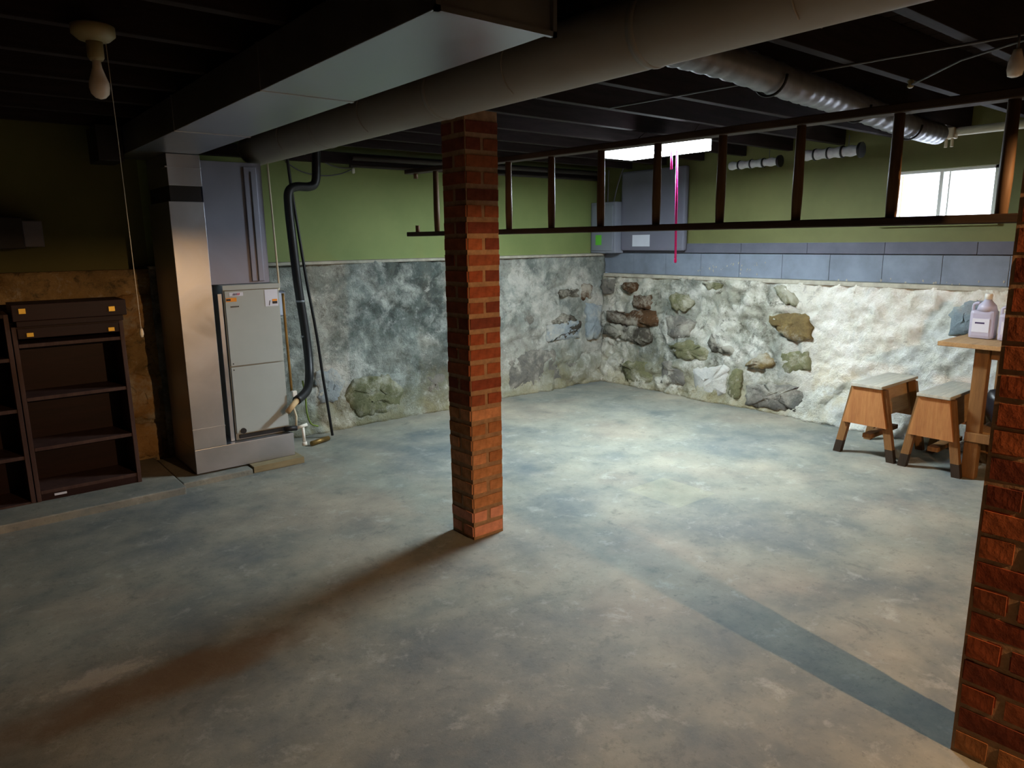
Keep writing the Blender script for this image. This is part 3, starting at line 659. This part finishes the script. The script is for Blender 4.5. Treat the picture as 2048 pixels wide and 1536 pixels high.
for yy in yr:
    zt = 1.855+(3.86-yy)/3.58*(-.05)
    part('rung', M_rung, ladder, T([(2.35, yy, 1.505), (2.35, yy, 1.6), (2.35, yy, zt+.004)], [.0155, .018, .0155], 12))
part('rung_stub', M_rung, ladder, T([(2.35, 3.78, 1.51), (2.35, 3.78, 1.55)], .013, 10), 'broken rung end'); part('rung_stub', M_rung, ladder, T([(2.35, 3.78, 1.857), (2.35, 3.78, 1.825)], .013, 10))
for yy in (.33, 3.3):
    part('hanger_wire', M_pit, ladder, T([(2.315, yy, 2.18), (2.315, yy, 1.48), (2.385, yy, 1.48), (2.385, yy, 2.18)], .003, 6))

# ------------------------------------------------------------------ overhead pipes and wires
fx = thing('flexible_duct', 'silver foil flexible duct sagging under the joists towards the window wall', 'duct', (3.5, 1.7, 2.1))
path = smooth_path([(1.93, 1.58, 2.065), (2.3, 1.60, 2.068), (2.8, 1.62, 2.05), (3.3, 1.70, 2.065), (3.9, 1.76, 2.055), (4.4, 1.80, 2.045), (4.8, 1.83, 2.05)], 16)
part('foil_hose', M_flex, fx, lambda bm: tube(bm, path, [.060+.003*math.sin(i*1.9) for i in range(len(path))], 20))
for xx in (2.62, 3.55, 4.3):
    q = min(path, key=lambda p: abs(p.x-xx)); part('hanger_strap', M_black, fx, lambda bm, q=q: tube(bm, [(q.x, q.y+  .069*math.cos(a), q.z+  .069*math.sin(a)) for a in [math.pi*(-k/14) for k in range(15)]], .006, 6))
for i, (y0, y1, z_, lab) in enumerate(((3.10, 3.53, 2.03, 'white wrapped pipe end with black ties, thinner of two, nearer the lit lamp'), (2.48, 2.89, 2.05, 'white wrapped pipe end with black ties, thicker of two, nearer the window'))):
    wp = thing('wrapped_pipe', lab, 'pipe', (5.2, y0, z_)); R_ = .030+.006*i
    pp = [(5.2, y1+(y0-y1)*k/24, z_) for k in range(25)]
    part('insulation', M_wrap, wp, lambda bm: tube(bm, pp, [R_+.004*math.sin(k*1.3) for k in range(25)], 14))
    part('end_ring', M_black, wp, lambda bm: tube(bm, [(5.2, y0-.001, z_), (5.2, y0-.02, z_)], R_*1.5, 16), 'black end ring')
    for k in (5, 11, 17): part('tie', M_black, wp, lambda bm, k=k: tube(bm, [(5.2, pp[k][1]-.006, z_), (5.2, pp[k][1]+.006, z_)], R_+.007, 14))
    part('hanger_wire', M_cable, wp, T([(5.2, y0+.08, z_+R_), (5.2, y0+.08, 2.16)], .003, 6))
pv = thing('plastic_pipe', 'cream plastic drain pipe with a two-pronged end above the window', 'pipe', (5.2, 1.9, 2.1))
part('pipe', M_pvc, pv, T([(5.2, 1.89, 2.10), (5.2, .2, 2.10)], .026, 14)); part('elbow', M_pvc, pv, B(5.16, 5.24, 1.87, 1.945, 2.06, 2.128, bev=.01))
for yy in (1.89, 1.925): part('prong', M_pvc, pv, T([(5.2, yy, 2.07), (5.2, yy, 2.01)], .010, 8))
for i, (pts, lab) in enumerate(((([(2.87, 2.69, 2.125), (2.95, 1.7, 2.125), (3.006, 1.058, 2.125), (3.05, .6, 2.125)]), 'straight overhead wire crossing under the joists'),
        (([(3.474, 1.452, 2.105), (3.2, 1.16, 2.115), (3.09, .93, 2.12), (3.05, .7, 2.12)]), 'overhead wire running slantwise from the small white insulator'))):
    o = obj('overhead_wire', (lambda bm: (tube(bm, pts, .005, 6), bm)[1])(bmesh.new()), M_cable); tag(o, lab, 'wire')
o = obj('insulator_knob', (lambda bm: (lathe(bm, [(.006, 2.128), (.014, 2.122), (.010, 2.11), (.014, 2.098), (.006, 2.092)], (3.475, 1.455, 0), 12), bm)[1])(bmesh.new()), M_porcelain); tag(o, 'small white porcelain knob under a joist, right of the foil duct', 'insulator')
hb = thing('hanging_bulb', 'unlit bulb hanging at the top right corner above the ladder', 'lamp', (3.0, .915, 2.1))
part('cord', M_cable, hb, T([(3.0, .915, 2.128), (3.0, .915, 2.06)], .004, 6)); part('bulb', M_bulb, hb, lambda bm: lathe(bm, [(.012, 2.075), (.016, 2.06), (.024, 2.035), (.026, 2.01), (.022, 1.99), (.01, 1.985)], (3.0, .915, 0), 16))
for i, (yy, z_, rr_, lab) in enumerate(((5.08, 2.085, .022, 'iron pipe running along the top of the green wall, the thicker of two'), (5.12, 2.03, .014, 'thin pipe just below the iron pipe along the green wall top'))):
    o = obj('ceiling_pipe', (lambda bm: (tube(bm, [(2.6, yy, z_), (5.35, yy, z_+.01)], rr_, 12), bm)[1])(bmesh.new()), M_pit); tag(o, lab, 'pipe')

# ------------------------------------------------------------------ electrical panels
ep = thing('meter_board', 'wide dark grey electrical board with a white label beside the breaker box', 'electrical panel', (5.42, 4.5, 1.34))
part('backboard', M_panel, ep, B(5.40, 5.455, 4.12, 4.895, 1.345, 2.10, bev=.02)); part('paper_label', M_paper, ep, B(5.396, 5.40, 4.52, 4.735, 1.385, 1.495), 'blank-looking white paper label')
eb = thing('breaker_box', 'small grey breaker box with a green sticker in the room corner', 'electrical panel', (5.35, 5.1, 1.31))
part('box', M_breaker, eb, B(5.325, 5.455, 4.90, 5.235, 1.32, 1.82, bev=.01)); part('door', M_breaker, eb, B(5.312, 5.324, 4.925, 5.21, 1.345, 1.79, bev=.004))
part('sticker', M_sticker_green, eb, B(5.309, 5.312, 5.07, 5.15, 1.40, 1.50), 'bright green sticker')
for i, (y0, y1) in enumerate(((5.18, 5.2), (5.12, 5.14), (5.06, 5.05), (4.98, 4.86))):
    o = obj('panel_cable', (lambda bm: (tube(bm, smooth_path([(5.385, y0, 1.815), (5.385, (y0*2+y1)/3, 1.95), (5.385, (y0+y1*2)/3, 2.05), (5.385, y1, 2.13)], 4), .007, 6), bm)[1])(bmesh.new()), M_cable)
    tag(o, ['cable rising from the breaker box, the one at the corner side', 'second cable from the corner rising from the breaker box', 'third cable from the corner rising from the breaker box', 'pale curved cable rising from the breaker box towards the lamp'][i], 'cable', 'cables above the breaker box')

# ------------------------------------------------------------------ sawhorses
def sawhorse(label, x0, yc, L, H, w_top, w_foot, topmat):
    t = thing('sawhorse', label, 'sawhorse', (x0+L/2, yc, 0), 'wooden sawhorses at the stone wall')
    gz = H*.45
    def yw(z): return w_top/2+(w_foot/2-w_top/2)*(1-z/H)
    for x in (x0+.012, x0+L-.032):
        part('end_board', M_horse, t, lambda bm, x=x: prism(bm, [(yc-yw(gz)+.004, gz), (yc+yw(gz)-.004, gz), (yc+yw(H)-.004, H-.026), (yc+yw(H)-.02, H-.022), (yc-yw(H)+.02, H-.022), (yc-yw(H)+.004, H-.026)], 0, x, x+.018))
    for x in (x0, x0+L-.075):
        for s in (-1, 1):
            def leg(bm, x=x, s=s):
                xa = x if x == x0 else x; off = .033
                for xx in ((x+off) if x == x0 else x,):
                    box(bm, xx, xx+.04, -.024, .024, 0, H-.028)
                for v in bm.verts: v.co.y += yc + s*(yw(v.co.z)-.012)
            lg = part('leg', M_horse_leg, t, leg)
            if x == x0:
                def tip(bm, s=s):
                    box(bm, x0+.0325, x0+.0735, -.0245, .0245, .0005, .085)
                    for v in bm.verts: v.co.y += yc + s*(yw(v.co.z)-.012)
                part('leg_tip', M_tip, lg, tip, 'dark stained foot of the leg')
    part('top_board', topmat, t, B(x0-.005, x0+L, yc-w_top/2-.006, yc+w_top/2+.006, H-.02, H, bev=.004), 'dusty grey top board')
    for s in (-1, 1):
        def ap(bm, s=s):
            box(bm, x0+.08, x0+L-.08, -.009, .009, gz+.06, H-.024)
            for v in bm.verts: v.co.y += yc + s*(yw(v.co.z)-.055)
        part('apron', M_bench, t, ap)
    part('stretcher', M_horse_leg, t, B(x0+.075, x0+L-.075, yc-.03, yc+.03, gz*.55, gz*.55+.03, bev=.003))
    return t
sawhorse('wooden sawhorse against the stone wall, the farther one clear of the workbench', 4.665, 2.055, .56, .50, .19, .38, M_horse_top)
sawhorse('wooden sawhorse nearer the camera, tucked against the workbench leg', 4.655, 1.645, .56, .50, .18, .34, M_horse_top)

# ------------------------------------------------------------------ workbench
wk = thing('workbench', 'small wooden workbench partly hidden behind the right brick pier', 'table', (5.0, 1.1, 0))
part('tabletop', M_bench, wk, B(4.64, 5.27, .45, 1.65, .805, .832, bev=.004))
part('apron', M_horse_leg, wk, B(4.76, 4.78, .55, 1.40, .735, .804, bev=.002))
for x_, y_ in ((4.74, 1.405), (4.74, .50), (5.16, 1.405), (5.16, .50)): part('leg', M_horse_leg, wk, B(x_, x_+.06, y_, y_+.075, 0, .804, bev=.004))
part('lower_shelf', M_bench, wk, B(4.715, 5.24, .52, 1.50, .27, .295, bev=.004)) if False else part('lower_shelf', M_bench, wk, B(4.81, 5.15, .50, 1.47, .26, .285, bev=.004))
part('rail', M_horse_leg, wk, B(4.715, 4.738, .50, 1.475, .235, .29, bev=.003))
def jug(t, cx, cy, z0, s, capc):
    part('body', M_jug, t, lambda bm: (box(bm, cx-.05*s, cx+.05*s, cy-.065*s, cy+.065*s, z0, z0+.17*s, bev=.02*s)))
    part('shoulder', M_jug, t, lambda bm: lathe(bm, [(.055*s, .165*s), (.045*s, .2*s), (.022*s, .225*s), (.018*s, .235*s)], (cx, cy-.01, z0), 16))
    part('handle', M_jug, t, T(smooth_path([(cx, cy+.03*s, z0+.21*s), (cx, cy+.06*s, z0+.2*s), (cx, cy+.062*s, z0+.16*s)], 4), .009*s, 8))
    part('cap', capc, t, lambda bm: lathe(bm, [(.021*s, .233*s), (.021*s, .262*s), (.018*s, .268*s)], (cx, cy-.01, z0), 16))
    part('paper_label', M_paper, t, B(cx-.0525*s, cx-.0505*s, cy-.045*s, cy+.045*s, z0+.04*s, z0+.12*s), 'pale blue and white label')
    part('label_print', M_ink, t, B(cx-.0535*s, cx-.0526*s, cy-.02*s, cy+.03*s, z0+.09*s, z0+.1*s))
j1 = thing('plastic_jug', 'translucent plastic jug with a white cap, standing alone at left on the workbench', 'jug', (4.95, 1.5, .833)); jug(j1, 4.95, 1.515, .833, 1.02, M_white)
M_bcap = simple('blue_cap', srgb(50, 40, 160), .4)
j2 = thing('plastic_jug', 'translucent plastic jug with a dark blue cap, half hidden by the brick pier', 'jug', (4.92, 1.36, .833)); jug(j2, 4.93, 1.36, .833, .95, M_bcap)
sk = thing('black_bag', 'lumpy black bag resting on the lower shelf of the workbench', 'bag', (4.98, 1.28, .286))
def sack(bm):
    bmesh.ops.create_icosphere(bm, subdivisions=3, radius=1)
    for v in bm.verts:
        k = 1+.25*noise.noise(v.co*1.7); v.co = Vector((5.02+v.co.x*.12*k, 1.33+v.co.y*.14*k, .286+max(0, (v.co.z+.75))*.17*k))
    for f in bm.faces: f.smooth = True
part('sack', M_sack, sk, sack)
